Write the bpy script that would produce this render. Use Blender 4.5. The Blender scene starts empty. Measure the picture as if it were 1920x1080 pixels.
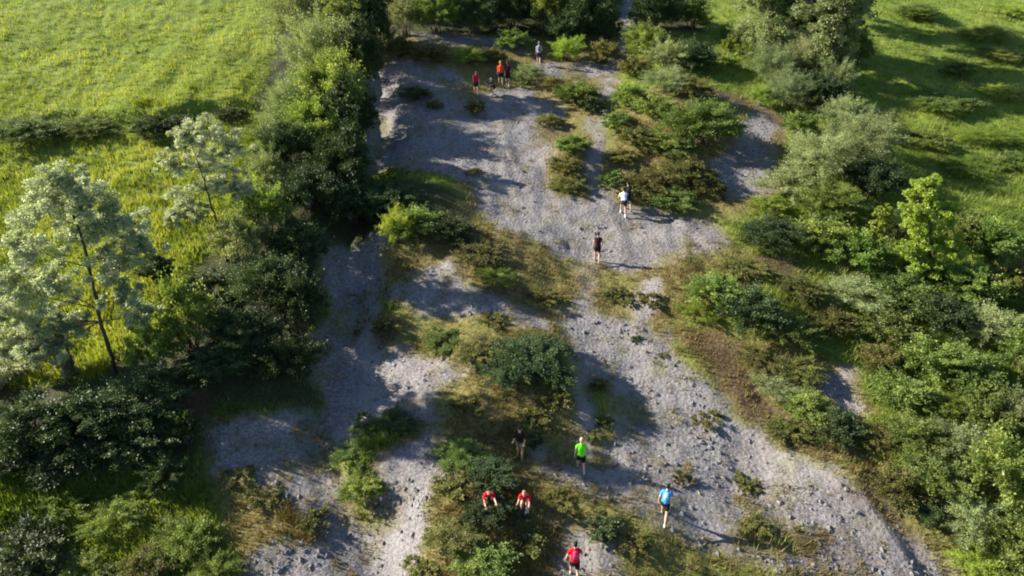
import bpy, math, random
import numpy as np
from mathutils import Vector, Matrix

R = math.radians
scene = bpy.context.scene
C = scene.collection

# ------------------------------------------------------------------ camera, sky, sun, exposure
W, HH, F = 1920.0, 1080.0, 1400.0
PITCH = R(30.0)
CAMZ = 17.5
cam_d = bpy.data.cameras.new('camera'); cam = bpy.data.objects.new('camera', cam_d); C.objects.link(cam)
cam_d.sensor_width = 36.0; cam_d.lens = 36.0 * F / W; cam_d.clip_end = 3000.0; cam_d.clip_start = 0.1
cam.location = (0, 0, CAMZ); cam.rotation_euler = (R(90) - PITCH, 0, 0)
scene.camera = cam

SUN_EL, SUN_AZ = R(26.0), math.atan2(-0.97, 0.23)      # azimuth measured from +Y towards +X
world = bpy.data.worlds.new('World'); scene.world = world; world.use_nodes = True
wn = world.node_tree
bg = wn.nodes['Background']
sky = wn.nodes.new('ShaderNodeTexSky'); sky.sky_type = 'NISHITA'; sky.sun_disc = False
sky.sun_elevation = SUN_EL; sky.sun_rotation = SUN_AZ; sky.ozone_density = 2.6; sky.dust_density = .4
wn.links.new(sky.outputs[0], bg.inputs[0]); bg.inputs[1].default_value = 0.062
sd = bpy.data.lights.new('sun', 'SUN'); sun = bpy.data.objects.new('sun', sd); C.objects.link(sun)
sd.energy = 5.0; sd.angle = R(0.55); sd.color = (1.0, 0.93, 0.81)
sdir = Vector((math.sin(SUN_AZ) * math.cos(SUN_EL), math.cos(SUN_AZ) * math.cos(SUN_EL), math.sin(SUN_EL)))
sun.rotation_euler = sdir.to_track_quat('Z', 'Y').to_euler(); sun.location = sdir * 120
scene.view_settings.view_transform = 'Standard'; scene.view_settings.look = 'None'
scene.view_settings.exposure = 1.75; scene.view_settings.gamma = 1.0; scene.view_settings.use_curve_mapping = False
scene.render.engine = 'CYCLES'
scene.cycles.max_bounces = 6; scene.cycles.diffuse_bounces = 2; scene.cycles.glossy_bounces = 1
scene.cycles.transmission_bounces = 2; scene.cycles.use_denoising = True
scene.cycles.filter_width = 2.0

# ------------------------------------------------------------------ small numpy tools
rng = np.random.default_rng(7)
_perm = np.random.default_rng(1).random((256, 256))
def vnoise(x, y):
    xi = np.floor(x).astype(int); yi = np.floor(y).astype(int); fx = x - xi; fy = y - yi
    u = fx * fx * (3 - 2 * fx); v = fy * fy * (3 - 2 * fy)
    g = lambda a, b: _perm[a & 255, b & 255]
    return (g(xi, yi) * (1 - u) + g(xi + 1, yi) * u) * (1 - v) + (g(xi, yi + 1) * (1 - u) + g(xi + 1, yi + 1) * u) * v
def fbm(x, y, o=4):
    s = 0.0; a = 0.5; t = 0
    for i in range(o):
        s = s + a * vnoise(x + 17.3 * i, y - 9.1 * i); t += a; a *= 0.5; x = x * 2.03; y = y * 2.03
    return s / t - 0.5
def sst(a, b, x):
    t = np.clip((x - a) / (b - a), 0, 1); return t * t * (3 - 2 * t)

def mesh_np(name, verts, faces, attrs=None, smooth=False):
    """verts (N,3), faces (M,k) with one k"""
    me = bpy.data.meshes.new(name)
    verts = np.asarray(verts, dtype=np.float32); faces = np.asarray(faces, dtype=np.int32)
    n, (m, k) = len(verts), faces.shape
    me.vertices.add(n); me.vertices.foreach_set('co', verts.ravel())
    me.loops.add(m * k); me.loops.foreach_set('vertex_index', faces.ravel())
    me.polygons.add(m); me.polygons.foreach_set('loop_start', np.arange(0, m * k, k, dtype=np.int32))
    me.polygons.foreach_set('loop_total', np.full(m, k, dtype=np.int32))
    me.polygons.foreach_set('use_smooth', np.full(m, smooth, dtype=bool))
    for an, av in (attrs or {}).items():
        a = me.attributes.new(an, 'FLOAT', 'POINT'); a.data.foreach_set('value', np.asarray(av, dtype=np.float32))
    me.update(calc_edges=True)
    return me

def add(name, me, mat=None, parent=None):
    o = bpy.data.objects.new(name, me); C.objects.link(o)
    if mat is not None and me is not None:
        if len(me.materials) == 0: me.materials.append(mat)
        o.material_slots[0].link = 'OBJECT'; o.material_slots[0].material = mat
    if parent is not None: o.parent = parent
    return o
def tag(o, label=None, cat=None, group=None, kind=None):
    if label: o['label'] = label
    if cat: o['category'] = cat
    if group: o['group'] = group
    if kind: o['kind'] = kind
    return o

# ------------------------------------------------------------------ pixel -> place
SLOPE = math.tan(R(11.0)); Y0 = 30.3
def ray(px, py):
    u = (np.asarray(px, float) - W / 2) / F; v = (np.asarray(py, float) - HH / 2) / F
    c, s = math.cos(PITCH), math.sin(PITCH)
    return np.stack([u, c - v * s, -s - v * c], -1)
def base(y):
    yy = np.where(y > 90, 90 + 60 * (1 - np.exp(-(y - 90) / 60)), y)
    yy = np.where(yy < 5, 5 - 40 * (1 - np.exp((yy - 5) / 40)), yy)
    return SLOPE * (yy - Y0)
def on_plane(px, py):
    d = ray(px, py)
    t = (SLOPE * (0 - Y0) - CAMZ) / (d[..., 2] - SLOPE * d[..., 1])
    return np.stack([d[..., 0] * t, d[..., 1] * t], -1)
def plist(pts): 
    a = np.array(pts, float); return on_plane(a[:, 0], a[:, 1])
def seg_dist(x, y, P):
    best = np.full(x.shape, 1e9)
    for (ax, ay), (bx, by) in zip(P[:-1], P[1:]):
        dx, dy = bx - ax, by - ay; L = dx * dx + dy * dy
        t = np.clip(((x - ax) * dx + (y - ay) * dy) / L, 0, 1)
        best = np.minimum(best, (x - ax - t * dx) ** 2 + (y - ay - t * dy) ** 2)
    return np.sqrt(best)
def poly_sd(x, y, P):
    ins = np.zeros(x.shape, bool); Q = np.vstack([P, P[:1]])
    for (ax, ay), (bx, by) in zip(Q[:-1], Q[1:]):
        if ay == by: continue
        c = ((ay > y) != (by > y)) & (x < (bx - ax) * (y - ay) / (by - ay) + ax); ins ^= c
    d = seg_dist(x, y, Q); return np.where(ins, d, -d)

GULLY = plist([(705, 100), (715, 250), (700, 310), (650, 440), (660, 560), (655, 700), (610, 800), (650, 930), (700, 1000), (730, 1100)])
BANK = plist([(640, -20), (600, 200), (600, 330), (550, 480), (470, 640), (330, 740), (150, 830), (-40, 900)])
TRACK2 = plist([(1085, 690), (1190, 750), (1330, 815), (1400, 850)])
RGULLY = plist([(1530, 680), (1600, 780), (1640, 860), (1690, 960), (1760, 1040), (1800, 1100)])
STEP = plist([(-60, 244), (60, 240), (160, 228), (250, 240), (340, 225), (460, 205), (520, 200)])
MOUNDS = [((960, 690), 3.0, 1.0), ((1040, 700), 1.6, .3), ((860, 910), 2.6, .35), ((680, 880), 1.6, .6), ((1260, 240), 4.6, 1.2),
          ((1065, 300), 1.2, .5), ((1080, 175), 1.5, .5), ((930, 490), 3.0, .5), ((1390, 570), 3.4, .7), ((1410, 285), 2.4, -.9),
          ((800, 390), 2.4, .8), ((1560, 740), 1.8, .5), ((1720, 900), 3.0, .8), ((1060, 940), 1.2, .4), ((1180, 1000), 1.8, .5),
          ((830, 110), 4, .6), ((1250, 545), 1.2, .25), ((720, 610), 1.0, .35), ((880, 1020), 2.0, .6), ((1500, 300), 5, .8)]
MW = [(on_plane(*p), r, h) for p, r, h in MOUNDS]
def Hf(x, y):
    x = np.asarray(x, float); y = np.asarray(y, float)
    z = base(y) + 1.0 * fbm(x / 14, y / 14, 3) + .34 * fbm(x / 2.6 + 40, y / 2.6, 3) + .12 * fbm(x / .6, y / .6 + 9, 3)
    z = z - .22 * np.abs(fbm(x / .8 + .3 * y, y / 4.5 + 2, 3)) ** .8
    z = z - .7 * np.exp(-(seg_dist(x, y, GULLY) / 1.3) ** 2)
    z = z + .7 * np.exp(-(seg_dist(x, y, BANK) / 2.4) ** 2)
    z = z - .4 * np.exp(-(seg_dist(x, y, TRACK2) / 1.6) ** 2)
    z = z - .45 * np.exp(-(seg_dist(x, y, RGULLY) / .9) ** 2)
    yl = np.interp(x, STEP[:, 0], STEP[:, 1]) + 1.2 * fbm(x / 2.5, x * 0 + 3.3, 3)
    e = sst(-.6, .4, y - yl + .9 * fbm(x / 1.2, y / 1.2 + 3, 3)) * np.exp(-np.clip(y - yl, 0, None) / 9) * (1 - sst(STEP[-2, 0] - 1, STEP[-1, 0] + 2, x)) * sst(-75, -55, x)
    z = z + (.5 + 1.8 * np.clip(fbm(x / 4 + 8, x * 0 + 1.7, 3) + .12, 0, .5)) * e
    for (p, r, h) in MW:
        z = z + h * np.exp(-(((x - p[0]) ** 2 + (y - p[1]) ** 2) / r ** 2))
    return z
def hit(px, py, up=0.0):
    """the point on the ground (or 'up' metres above it) that pixel looks at"""
    d = ray(px, py); t = np.linspace(12, 150, 500)
    g = CAMZ + d[2] * t - Hf(d[0] * t, d[1] * t) - up
    i = int(np.argmax(g < 0)); a, b = t[i - 1], t[i]
    for _ in range(16):
        m = .5 * (a + b)
        if CAMZ + d[2] * m - float(Hf(d[0] * m, d[1] * m)) - up < 0: b = m
        else: a = m
    p = d * b; return Vector((p[0], p[1], float(Hf(p[0], p[1])))), b
def mpp(t): return t / F          # metres per photo pixel at that depth

# ------------------------------------------------------------------ what covers the ground (polygons traced in the photo, laid on the hillside)
SCREE = [plist(p) for p in [
    [(690, 105), (770, 112), (850, 140), (880, 185), (940, 172), (1000, 160), (1060, 215), (1035, 260), (1028, 340), (1050, 378), (1090, 372), (1130, 350),
     (1160, 392), (1230, 395), (1330, 415), (1372, 452), (1300, 480), (1240, 520), (1190, 505), (1130, 490), (1040, 470), (930, 442), (905, 400), (885, 350),
     (850, 345), (770, 330), (745, 300), (700, 310), (685, 200)],
    [(1340, 185), (1420, 195), (1450, 250), (1445, 330), (1420, 375), (1365, 375), (1330, 340), (1300, 330), (1380, 290), (1395, 230)],
    [(605, 450), (680, 445), (722, 430), (712, 530), (695, 590), (705, 640), (780, 665), (880, 695), (895, 712), (840, 740), (805, 790), (730, 770), (650, 800),
     (620, 850), (640, 950), (720, 985), (715, 850), (810, 830), (835, 900), (800, 960), (770, 1100), (430, 1100), (470, 1020), (600, 1000), (560, 930), (400, 860),
     (395, 790), (500, 780), (600, 770), (600, 650), (620, 560)],
    [(720, 540), (840, 495), (880, 540), (980, 572), (1080, 578), (1180, 590), (1250, 615), (1275, 680), (1340, 735), (1400, 785), (1500, 850), (1600, 900),
     (1690, 975), (1790, 1060), (1800, 1100), (1660, 1100), (1600, 1000), (1480, 1032), (1400, 990), (1300, 965), (1275, 880), (1215, 830), (1180, 760), (1150, 710), (1075, 700),
     (1060, 640), (960, 600), (880, 590), (800, 578)],
    [(990, 845), (1060, 866), (1110, 866), (1200, 900), (1245, 935), (1245, 975), (1180, 965), (1110, 945), (1040, 905)],
    [(1010, 965), (1060, 985), (1145, 1018), (1155, 1100), (1040, 1100), (1040, 1020)],
    [(1525, 675), (1580, 690), (1625, 760), (1600, 790), (1545, 730)],
    [(1110, 850), (1190, 800), (1290, 870), (1320, 965), (1240, 935), (1150, 895)],
    [(1235, 930), (1330, 950), (1490, 1020), (1600, 990), (1650, 1100), (1560, 1060), (1440, 1062), (1330, 1030), (1240, 1000)],
    [(1010, 118), (1150, 112), (1150, 140), (1020, 135)], [(770, 68), (980, 70), (985, 92), (800, 92)], [(1590, 845), (1640, 860), (1700, 960), (1660, 960)]]]
PATHS = [(plist(p), w) for p, w in [
    ([(1178, -30), (1172, 60), (1150, 120), (1132, 190), (1112, 250), (1124, 300), (1115, 350), (1090, 400)], .42),
    ([(1105, 490), (1100, 540), (1102, 600)], .42), ([(1092, 690), (1105, 760), (1100, 850)], .35), ([(1150, 710), (1170, 790), (1165, 850)], .3),
    ([(1290, 480), (1220, 540), (1200, 590)], .35)]]
WORN = [P for P, w in PATHS] + [plist(p) for p in [[(1090, 380), (1105, 500)], [(1100, 590), (1200, 640), (1390, 780), (1590, 910), (1750, 1090)], [(1000, 855), (1110, 890), (1245, 950)],
        [(700, 110), (722, 300)], [(690, 560), (685, 680), (700, 780)], [(640, 800), (625, 880), (650, 980), (720, 1040)], [(930, 360), (1060, 430), (1300, 450)], [(1060, 980), (1100, 1090)]]]
DIRT = [plist(p) for p in [
    [(345, 745), (400, 740), (405, 790), (395, 840), (355, 800)], [(1270, 615), (1340, 610), (1400, 650), (1370, 690), (1290, 660)],
    [(1560, 930), (1640, 900), (1700, 960), (1780, 1020), (1720, 1010), (1640, 960)], [(1480, 1000), (1600, 1000), (1650, 1080), (1500, 1060)],
    [(1400, 480), (1500, 480), (1510, 530), (1420, 520)], [(1300, 180), (1400, 180), (1480, 240), (1470, 300), (1440, 240)],
    [(905, 545), (985, 540), (1000, 562), (915, 568)], [(1350, 640), (1500, 780), (1590, 860), (1500, 840), (1340, 720)], [(700, 600), (760, 600), (740, 650), (690, 640)]]]
DRY = [plist(p) for p in [
    [(700, 440), (900, 430), (1110, 470), (1260, 480), (1400, 470), (1420, 540), (1260, 620), (1180, 592), (960, 565), (800, 510), (700, 540)],
    [(690, 580), (900, 570), (1080, 630), (1100, 820), (1270, 850), (1290, 960), (1480, 1035), (1640, 1100), (770, 1100), (830, 900), (830, 740), (700, 640)],
    [(1260, 600), (1480, 640), (1640, 860), (1800, 1100), (1700, 1000), (1400, 800)], [(1150, 190), (1400, 180), (1460, 250), (1430, 400), (1340, 420), (1130, 380)],
    [(700, 60), (1140, 60), (1140, 260), (1020, 380), (860, 190), (700, 110)], [(430, 880), (640, 900), (640, 1100), (420, 1100)], [(860, 170), (900, 170), (930, 440), (850, 400)],
    [(560, 260), (640, 460), (500, 470), (420, 460)], [(1640, 880), (1800, 920), (1900, 1100), (1700, 1010)]]]
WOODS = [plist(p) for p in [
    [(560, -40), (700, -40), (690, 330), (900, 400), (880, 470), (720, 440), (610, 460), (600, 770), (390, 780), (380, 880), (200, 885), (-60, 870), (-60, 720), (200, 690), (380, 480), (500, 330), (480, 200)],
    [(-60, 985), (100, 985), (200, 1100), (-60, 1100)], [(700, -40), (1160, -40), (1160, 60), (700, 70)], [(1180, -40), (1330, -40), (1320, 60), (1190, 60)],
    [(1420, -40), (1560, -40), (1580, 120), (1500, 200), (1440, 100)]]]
def masks(x, y):
    qx = x + .9 * fbm(x / 1.6, y / 1.6 + 5, 4); qy = y + 1.1 * fbm(x / 1.6 + 31, y / 1.6, 4)
    s = np.full(x.shape, -9.0)
    for P in SCREE: s = np.maximum(s, poly_sd(qx, qy, P))
    for P, w in PATHS: s = np.maximum(s, w - seg_dist(qx, qy, P))
    s = s + .9 * fbm(x / 1.1, y / 1.1 + 70, 4)
    sc = sst(-.55, .4, s) * (1 - .75 * sst(.05, .16, fbm(x / 1.9 + 50, y / 2.6 + 12, 5)) * sst(1.7, .3, s)) * (1 - .3 * sst(.08, .2, fbm(x / .8 + 5, y / .8, 4)))
    def m(L, a, b):
        q = np.full(x.shape, -9.0)
        for P in L: q = np.maximum(q, poly_sd(qx, qy, P))
        return sst(a, b, q)
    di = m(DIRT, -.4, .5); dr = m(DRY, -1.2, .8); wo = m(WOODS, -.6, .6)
    wn_ = np.full(x.shape, 99.0)
    for P in WORN: wn_ = np.minimum(wn_, seg_dist(qx, qy, P))
    masks.worn = sst(.75, .1, wn_ + .5 * fbm(x / 1.2, y / 1.2 + 44, 3))
    dr = np.clip(np.maximum(dr * (.92 + .8 * fbm(x / 2.6 + 60, y / 2.6, 3)), .9 * sst(-1.0, .1, s) * (1 - wo)) + .5 * fbm(x / 5 + 3, y / 5, 3), 0, 1)
    return sc, di * (1 - .6 * sc), dr, wo

# ------------------------------------------------------------------ materials
def new_mat(name):
    m = bpy.data.materials.new(name); m.use_nodes = True; nt = m.node_tree
    for n in list(nt.nodes): nt.nodes.remove(n)
    out = nt.nodes.new('ShaderNodeOutputMaterial'); return m, nt, out
def N(nt, t, **k):
    n = nt.nodes.new(t)
    for a, b in k.items(): setattr(n, a, b)
    return n
def mixc(nt, fac, a, b, blend='MIX'):
    n = N(nt, 'ShaderNodeMix', data_type='RGBA', blend_type=blend)
    for s, v in ((0, fac), (6, a), (7, b)):
        if isinstance(v, (int, float)): n.inputs[s].default_value = v
        elif isinstance(v, (tuple, list)): n.inputs[s].default_value = (*v, 1)
        else: nt.links.new(v, n.inputs[s])
    return n.outputs[2]
def mth(nt, op, a, b=0.0, c=None):
    n = N(nt, 'ShaderNodeMath', operation=op)
    for i, v in enumerate((a, b) if c is None else (a, b, c)):
        if isinstance(v, (int, float)): n.inputs[i].default_value = v
        else: nt.links.new(v, n.inputs[i])
    return n.outputs[0]
def attr(nt, name): return N(nt, 'ShaderNodeAttribute', attribute_name=name).outputs['Fac']
def noise(nt, co, sc, det=4, rough=.55):
    n = N(nt, 'ShaderNodeTexNoise'); n.inputs['Scale'].default_value = sc; n.inputs['Detail'].default_value = det
    n.inputs['Roughness'].default_value = rough; nt.links.new(co, n.inputs['Vector']); return n.outputs['Fac']
def ramp(nt, fac, stops):
    n = N(nt, 'ShaderNodeValToRGB'); nt.links.new(fac, n.inputs[0]); e = n.color_ramp.elements
    while len(e) < len(stops): e.new(.5)
    for el, (p, c) in zip(e, stops): el.position = p; el.color = (*c, 1) if len(c) == 3 else c
    return n.outputs[0]

def ground_material():
    m, nt, out = new_mat('hillside'); L = nt.links
    co = N(nt, 'ShaderNodeTexCoord').outputs['Object']
    n1 = noise(nt, co, .6, 5); n2 = noise(nt, co, 6.5, 6, .72); n3 = noise(nt, co, 22, 3, .6)
    vo = N(nt, 'ShaderNodeTexVoronoi', feature='F1'); vo.inputs['Scale'].default_value = 6.5; L.new(co, vo.inputs['Vector'])
    vo2 = N(nt, 'ShaderNodeTexVoronoi', feature='F1'); vo2.inputs['Scale'].default_value = 20; L.new(co, vo2.inputs['Vector'])
    mp = N(nt, 'ShaderNodeMapping'); mp.inputs['Scale'].default_value = (1.0, .16, .3); mp.inputs['Rotation'].default_value = (0, 0, -.25); L.new(co, mp.inputs['Vector'])
    streak = noise(nt, mp.outputs[0], 2.6, 6, .62)
    stone = ramp(nt, mth(nt, 'ADD', mth(nt, 'MULTIPLY', n1, .5), mth(nt, 'MULTIPLY', streak, .5)), [(.36, (.075, .053, .038)), (.45, (.13, .11, .100)), (.53, (.16, .147, .145)), (.64, (.22, .208, .21))])
    stone = mixc(nt, .4, stone, ramp(nt, n2, [(.36, (.026, .020, .018)), (.46, (.125, .112, .108)), (.62, (.29, .275, .27))]))
    sv = N(nt, 'ShaderNodeSeparateColor'); L.new(vo2.outputs['Color'], sv.inputs[0])
    stone = mixc(nt, mth(nt, 'MULTIPLY', sv.outputs[0], .7), stone, mixc(nt, sv.outputs[1], (.04, .035, .036), (.30, .29, .297)))
    stone = mixc(nt, mth(nt, 'MULTIPLY', attr(nt, 'worn'), .5), stone, ramp(nt, n3, [(.3, (.19, .172, .16)), (.7, (.27, .25, .238))]))
    dry = ramp(nt, n2, [(.3, (.06, .047, .019)), (.5, (.13, .105, .038)), (.7, (.20, .165, .072))])
    lush = ramp(nt, mth(nt, 'ADD', mth(nt, 'MULTIPLY', n2, .5), mth(nt, 'MULTIPLY', n1, .5)), [(.3, (.06, .09, .012)), (.5, (.12, .165, .022)), (.72, (.19, .21, .04))])
    dirt = ramp(nt, n2, [(.3, (.035, .022, .014)), (.6, (.085, .052, .033)), (.75, (.14, .10, .07))])
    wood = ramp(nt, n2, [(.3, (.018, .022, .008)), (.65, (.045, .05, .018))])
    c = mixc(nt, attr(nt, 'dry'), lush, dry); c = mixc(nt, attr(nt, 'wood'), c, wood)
    c = mixc(nt, attr(nt, 'scree'), c, stone); c = mixc(nt, mth(nt, 'MULTIPLY', attr(nt, 'dirt'), .85), c, dirt)
    b = N(nt, 'ShaderNodeBsdfPrincipled'); b.inputs['Roughness'].default_value = .95; b.inputs['Specular IOR Level'].default_value = .15
    L.new(c, b.inputs['Base Color'])
    hgt = mth(nt, 'ADD', mth(nt, 'MULTIPLY', n2, .8), mth(nt, 'ADD', mth(nt, 'MULTIPLY', n3, .25), mth(nt, 'MULTIPLY', vo.outputs['Distance'], -.55)))
    bp = N(nt, 'ShaderNodeBump'); bp.inputs['Strength'].default_value = .8; bp.inputs['Distance'].default_value = .06
    L.new(hgt, bp.inputs['Height']); L.new(bp.outputs[0], b.inputs['Normal']); L.new(b.outputs[0], out.inputs[0])
    return m

def leaf_material(name, dark, mid, light, trans=.35, rough=.55, vary=.25, tint=(1.25, 1.2, .55)):
    m, nt, out = new_mat(name); L = nt.links
    oi = N(nt, 'ShaderNodeObjectInfo')
    c = ramp(nt, attr(nt, 'tone'), [(0, dark), (.5, mid), (1, light)])
    hsv = N(nt, 'ShaderNodeHueSaturation'); L.new(c, hsv.inputs['Color'])
    L.new(mth(nt, 'MULTIPLY_ADD', oi.outputs['Random'], .035, .4825), hsv.inputs['Hue'])
    L.new(mth(nt, 'MULTIPLY_ADD', mth(nt, 'FRACT', mth(nt, 'MULTIPLY', oi.outputs['Random'], 7.3)), vary * 2, 1 - vary), hsv.inputs['Value'])
    b = N(nt, 'ShaderNodeBsdfPrincipled'); b.inputs['Roughness'].default_value = rough; b.inputs['Specular IOR Level'].default_value = .35
    L.new(hsv.outputs[0], b.inputs['Base Color'])
    t = N(nt, 'ShaderNodeBsdfTranslucent'); L.new(mixc(nt, 1.0, hsv.outputs[0], tint, 'MULTIPLY'), t.inputs['Color'])
    mx = N(nt, 'ShaderNodeMixShader'); mx.inputs[0].default_value = trans
    L.new(b.outputs[0], mx.inputs[1]); L.new(t.outputs[0], mx.inputs[2]); L.new(mx.outputs[0], out.inputs[0])
    return m
def plain(name, col, rough=.8, sc=30, var=.35, spec=.2):
    m, nt, out = new_mat(name); L = nt.links
    co = N(nt, 'ShaderNodeTexCoord').outputs['Object']; n = noise(nt, co, sc, 4)
    lo = tuple(c * (1 - var) for c in col); hi = tuple(min(1, c * (1 + var)) for c in col)
    b = N(nt, 'ShaderNodeBsdfPrincipled'); b.inputs['Roughness'].default_value = rough; b.inputs['Specular IOR Level'].default_value = spec
    L.new(ramp(nt, n, [(.3, lo), (.7, hi)]), b.inputs['Base Color'])
    bp = N(nt, 'ShaderNodeBump'); bp.inputs['Strength'].default_value = .3; bp.inputs['Distance'].default_value = .01
    L.new(n, bp.inputs['Height']); L.new(bp.outputs[0], b.inputs['Normal']); L.new(b.outputs[0], out.inputs[0]); return m

M = {
    'ground': ground_material(),
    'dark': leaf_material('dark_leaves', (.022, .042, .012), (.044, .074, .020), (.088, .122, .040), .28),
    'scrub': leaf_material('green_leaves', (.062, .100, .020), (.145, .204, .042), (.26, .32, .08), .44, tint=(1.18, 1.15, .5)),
    'pale': leaf_material('pale_leaves', (.115, .150, .055), (.205, .254, .10), (.32, .368, .175), .38, tint=(1.15, 1.1, .55)),
    'silver': leaf_material('silver_leaves', (.17, .205, .105), (.33, .37, .225), (.65, .67, .53), .42, .45, .15, (1.08, 1.08, .6)),
    'olive': leaf_material('olive_leaves', (.060, .066, .016), (.13, .132, .032), (.22, .205, .058), .36, tint=(1.2, 1.1, .5)),
    'lime': leaf_material('lime_leaves', (.10, .150, .020), (.20, .27, .036), (.31, .38, .065), .42, tint=(1.18, 1.15, .5)),
    'meadow': leaf_material('meadow_blades', (.085, .118, .014), (.215, .258, .036), (.36, .375, .09), .45, .6, 0, (1.1, 1.1, .45)),
    'rough': leaf_material('rough_blades', (.078, .115, .016), (.17, .212, .034), (.29, .30, .075), .45, .6, 0, (1.12, 1.1, .45)),
    'drygrass': leaf_material('dry_blades', (.09, .078, .024), (.18, .155, .048), (.30, .26, .10), .38, .7, 0, (1.2, 1.0, .6)),
    'stone': plain('scree_stone', (.135, .127, .128), .95, 6, .5),
    'bark': plain('bark', (.055, .045, .036), .95, 14, .5), 'twig': plain('twig', (.075, .06, .045), .95, 20, .4),
}

# ------------------------------------------------------------------ the hillside, one sheet
def axis(a, b, st, far0, far1, n=34):
    core = np.arange(a, b + st / 2, st); g = np.linspace(0, 1, n + 1)[1:] ** 3
    return np.concatenate([(a - g * (a - far0))[::-1], core, b + g * (far1 - b)])
xs = axis(-48, 48, .19, -500, 500); ys = axis(13, 74, .19, -250, 700)
GX, GY = np.meshgrid(xs, ys); gx, gy = GX.ravel(), GY.ravel()
gz = Hf(gx, gy); sc, di, dr, wo = masks(gx, gy); worn = masks.worn
sc = sc * sst(-250, -240, gx)
gz = gz + sc * (.05 * fbm(gx / .35, gy / .35, 3))
nx, ny = len(xs), len(ys); ii = np.arange(nx * ny).reshape(ny, nx)
quads = np.stack([ii[:-1, :-1], ii[:-1, 1:], ii[1:, 1:], ii[1:, :-1]], -1).reshape(-1, 4)
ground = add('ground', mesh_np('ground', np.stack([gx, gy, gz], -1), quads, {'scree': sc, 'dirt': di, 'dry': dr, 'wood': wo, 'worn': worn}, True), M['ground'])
tag(ground, 'steep hillside of grey scree, bare tracks and green turf', 'hillside', kind='structure')

# ------------------------------------------------------------------ ground cover that nobody could count
def sample(n, seed, margin=90):
    g = np.random.default_rng(seed)
    px = g.uniform(-margin, W + margin, n); py = -60 + (HH + 180) * g.random(n) ** .8
    p = on_plane(px, py); x = p[:, 0] + g.normal(0, .25, n); y = p[:, 1] + g.normal(0, .25, n)
    return g, x, y
def blades(name, seed, n, keep, nb, hmin, hmax, wid, mat, label, spread=.12, lean=.5, tone_b=.5):
    g, x, y = sample(n, seed); k = g.random(n) < keep(x, y, *masks(x, y)); x, y = x[k], y[k]; n = len(x)
    sz = g.uniform(hmin, hmax, n) * (.7 + .9 * vnoise(x / 1.7, y / 1.7)); z = Hf(x, y)
    tn = np.clip(tone_b + 1.3 * fbm(x / 3.2 + 11, y / 3.2, 4) + .7 * fbm(x / .9, y / .9 + 31, 2) + g.normal(0, .12, n), 0, 1)
    a = g.uniform(0, 2 * np.pi, (n, nb)); r = spread * np.sqrt(g.random((n, nb)))
    bx = x[:, None] + r * np.cos(a); by = y[:, None] + r * np.sin(a); h = sz[:, None] * g.uniform(.55, 1.1, (n, nb))
    la = a + g.normal(0, .7, (n, nb)); ln = h * g.uniform(.1, 1, (n, nb)) * lean
    wa = g.uniform(0, np.pi, (n, nb)); w = wid * g.uniform(.6, 1.3, (n, nb)) / 2
    b0 = np.stack([bx - w * np.cos(wa), by - w * np.sin(wa), z[:, None] - .03 + 0 * bx], -1)
    b1 = np.stack([bx + w * np.cos(wa), by + w * np.sin(wa), z[:, None] - .03 + 0 * bx], -1)
    tp = np.stack([bx + ln * np.cos(la) + .05 * h, by + ln * np.sin(la), z[:, None] + h], -1)
    v = np.stack([b0, b1, tp], 2).reshape(-1, 3)
    t = np.repeat(np.clip(tn[:, None] + g.normal(0, .1, (n, nb)), 0, 1).ravel(), 3)
    o = add(name, mesh_np(name, v, np.arange(len(v)).reshape(-1, 3), {'tone': t}), mat)
    tag(o, label, 'grass', kind='stuff'); return o
blades('meadow_grass', 11, 120000, lambda x, y, s, d, r, w: (1 - s) * (1 - w) * (1 - r) * (1 - d) * (x < np.interp(y, BANK[::-1, 1], BANK[::-1, 0])), 5, .16, .36, .05, M['meadow'],
       'bright sunlit meadow grass on the field left of the hedge', .15, .7, .52)
blades('field_grass', 12, 90000, lambda x, y, s, d, r, w: (1 - s) * (1 - w) * (1 - .985 * sst(.25, .6, r)) * (1 - d) * (x > np.interp(y, BANK[::-1, 1], BANK[::-1, 0])), 6, .14, .36, .045, M['rough'],
       'rough green grass between the scrub and over the right-hand field', .2, .8, .5)
blades('dry_grass', 13, 90000, lambda x, y, s, d, r, w: (1 - .985 * s) * r * (1 - .8 * w) * (.25 + .75 * sst(-.12, .12, fbm(x / 1.3 + 4, y / 1.3, 3))), 6, .08, .26, .035, M['drygrass'],
       'short straw-coloured grass growing between the scree patches', .12, .8, .45)
def scatter_stones():
    g, x, y = sample(110000, 21); s = masks(x, y)[0]
    k = g.random(len(x)) < s * (.25 + .6 * sst(-.1, .2, fbm(x / 1.5, y / 1.5 + 20, 3))) * .45; x, y = x[k], y[k]; n = len(x); z = Hf(x, y)
    t = (1 + 5 ** .5) / 2
    oc = np.array([(1, 0, 0), (0, 1, 0), (-1, 0, 0), (0, -1, 0), (0, 0, 1), (0, 0, -.6)], float)
    of = np.array([(0, 1, 4), (1, 2, 4), (2, 3, 4), (3, 0, 4), (1, 0, 5), (2, 1, 5), (3, 2, 5), (0, 3, 5)])
    r = .022 + .12 * g.random(n) ** 6; a = g.uniform(0, 6.28, n); ca, sa = np.cos(a), np.sin(a)
    v = oc[None] * g.uniform(.55, 1.3, (n, 6, 3)) * r[:, None, None] * np.array([1.2, .85, .6])
    v = np.stack([v[..., 0] * ca[:, None] - v[..., 1] * sa[:, None] + x[:, None], v[..., 0] * sa[:, None] + v[..., 1] * ca[:, None] + y[:, None], v[..., 2] + z[:, None] + .01], -1)
    f = (of[None] + 6 * np.arange(n)[:, None, None]).reshape(-1, 3)
    tag(add('scree_stones', mesh_np('scree_stones', v.reshape(-1, 3), f), M['stone']), 'loose grey stones strewn over the bare scree', 'stones', kind='stuff')
scatter_stones()

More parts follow.
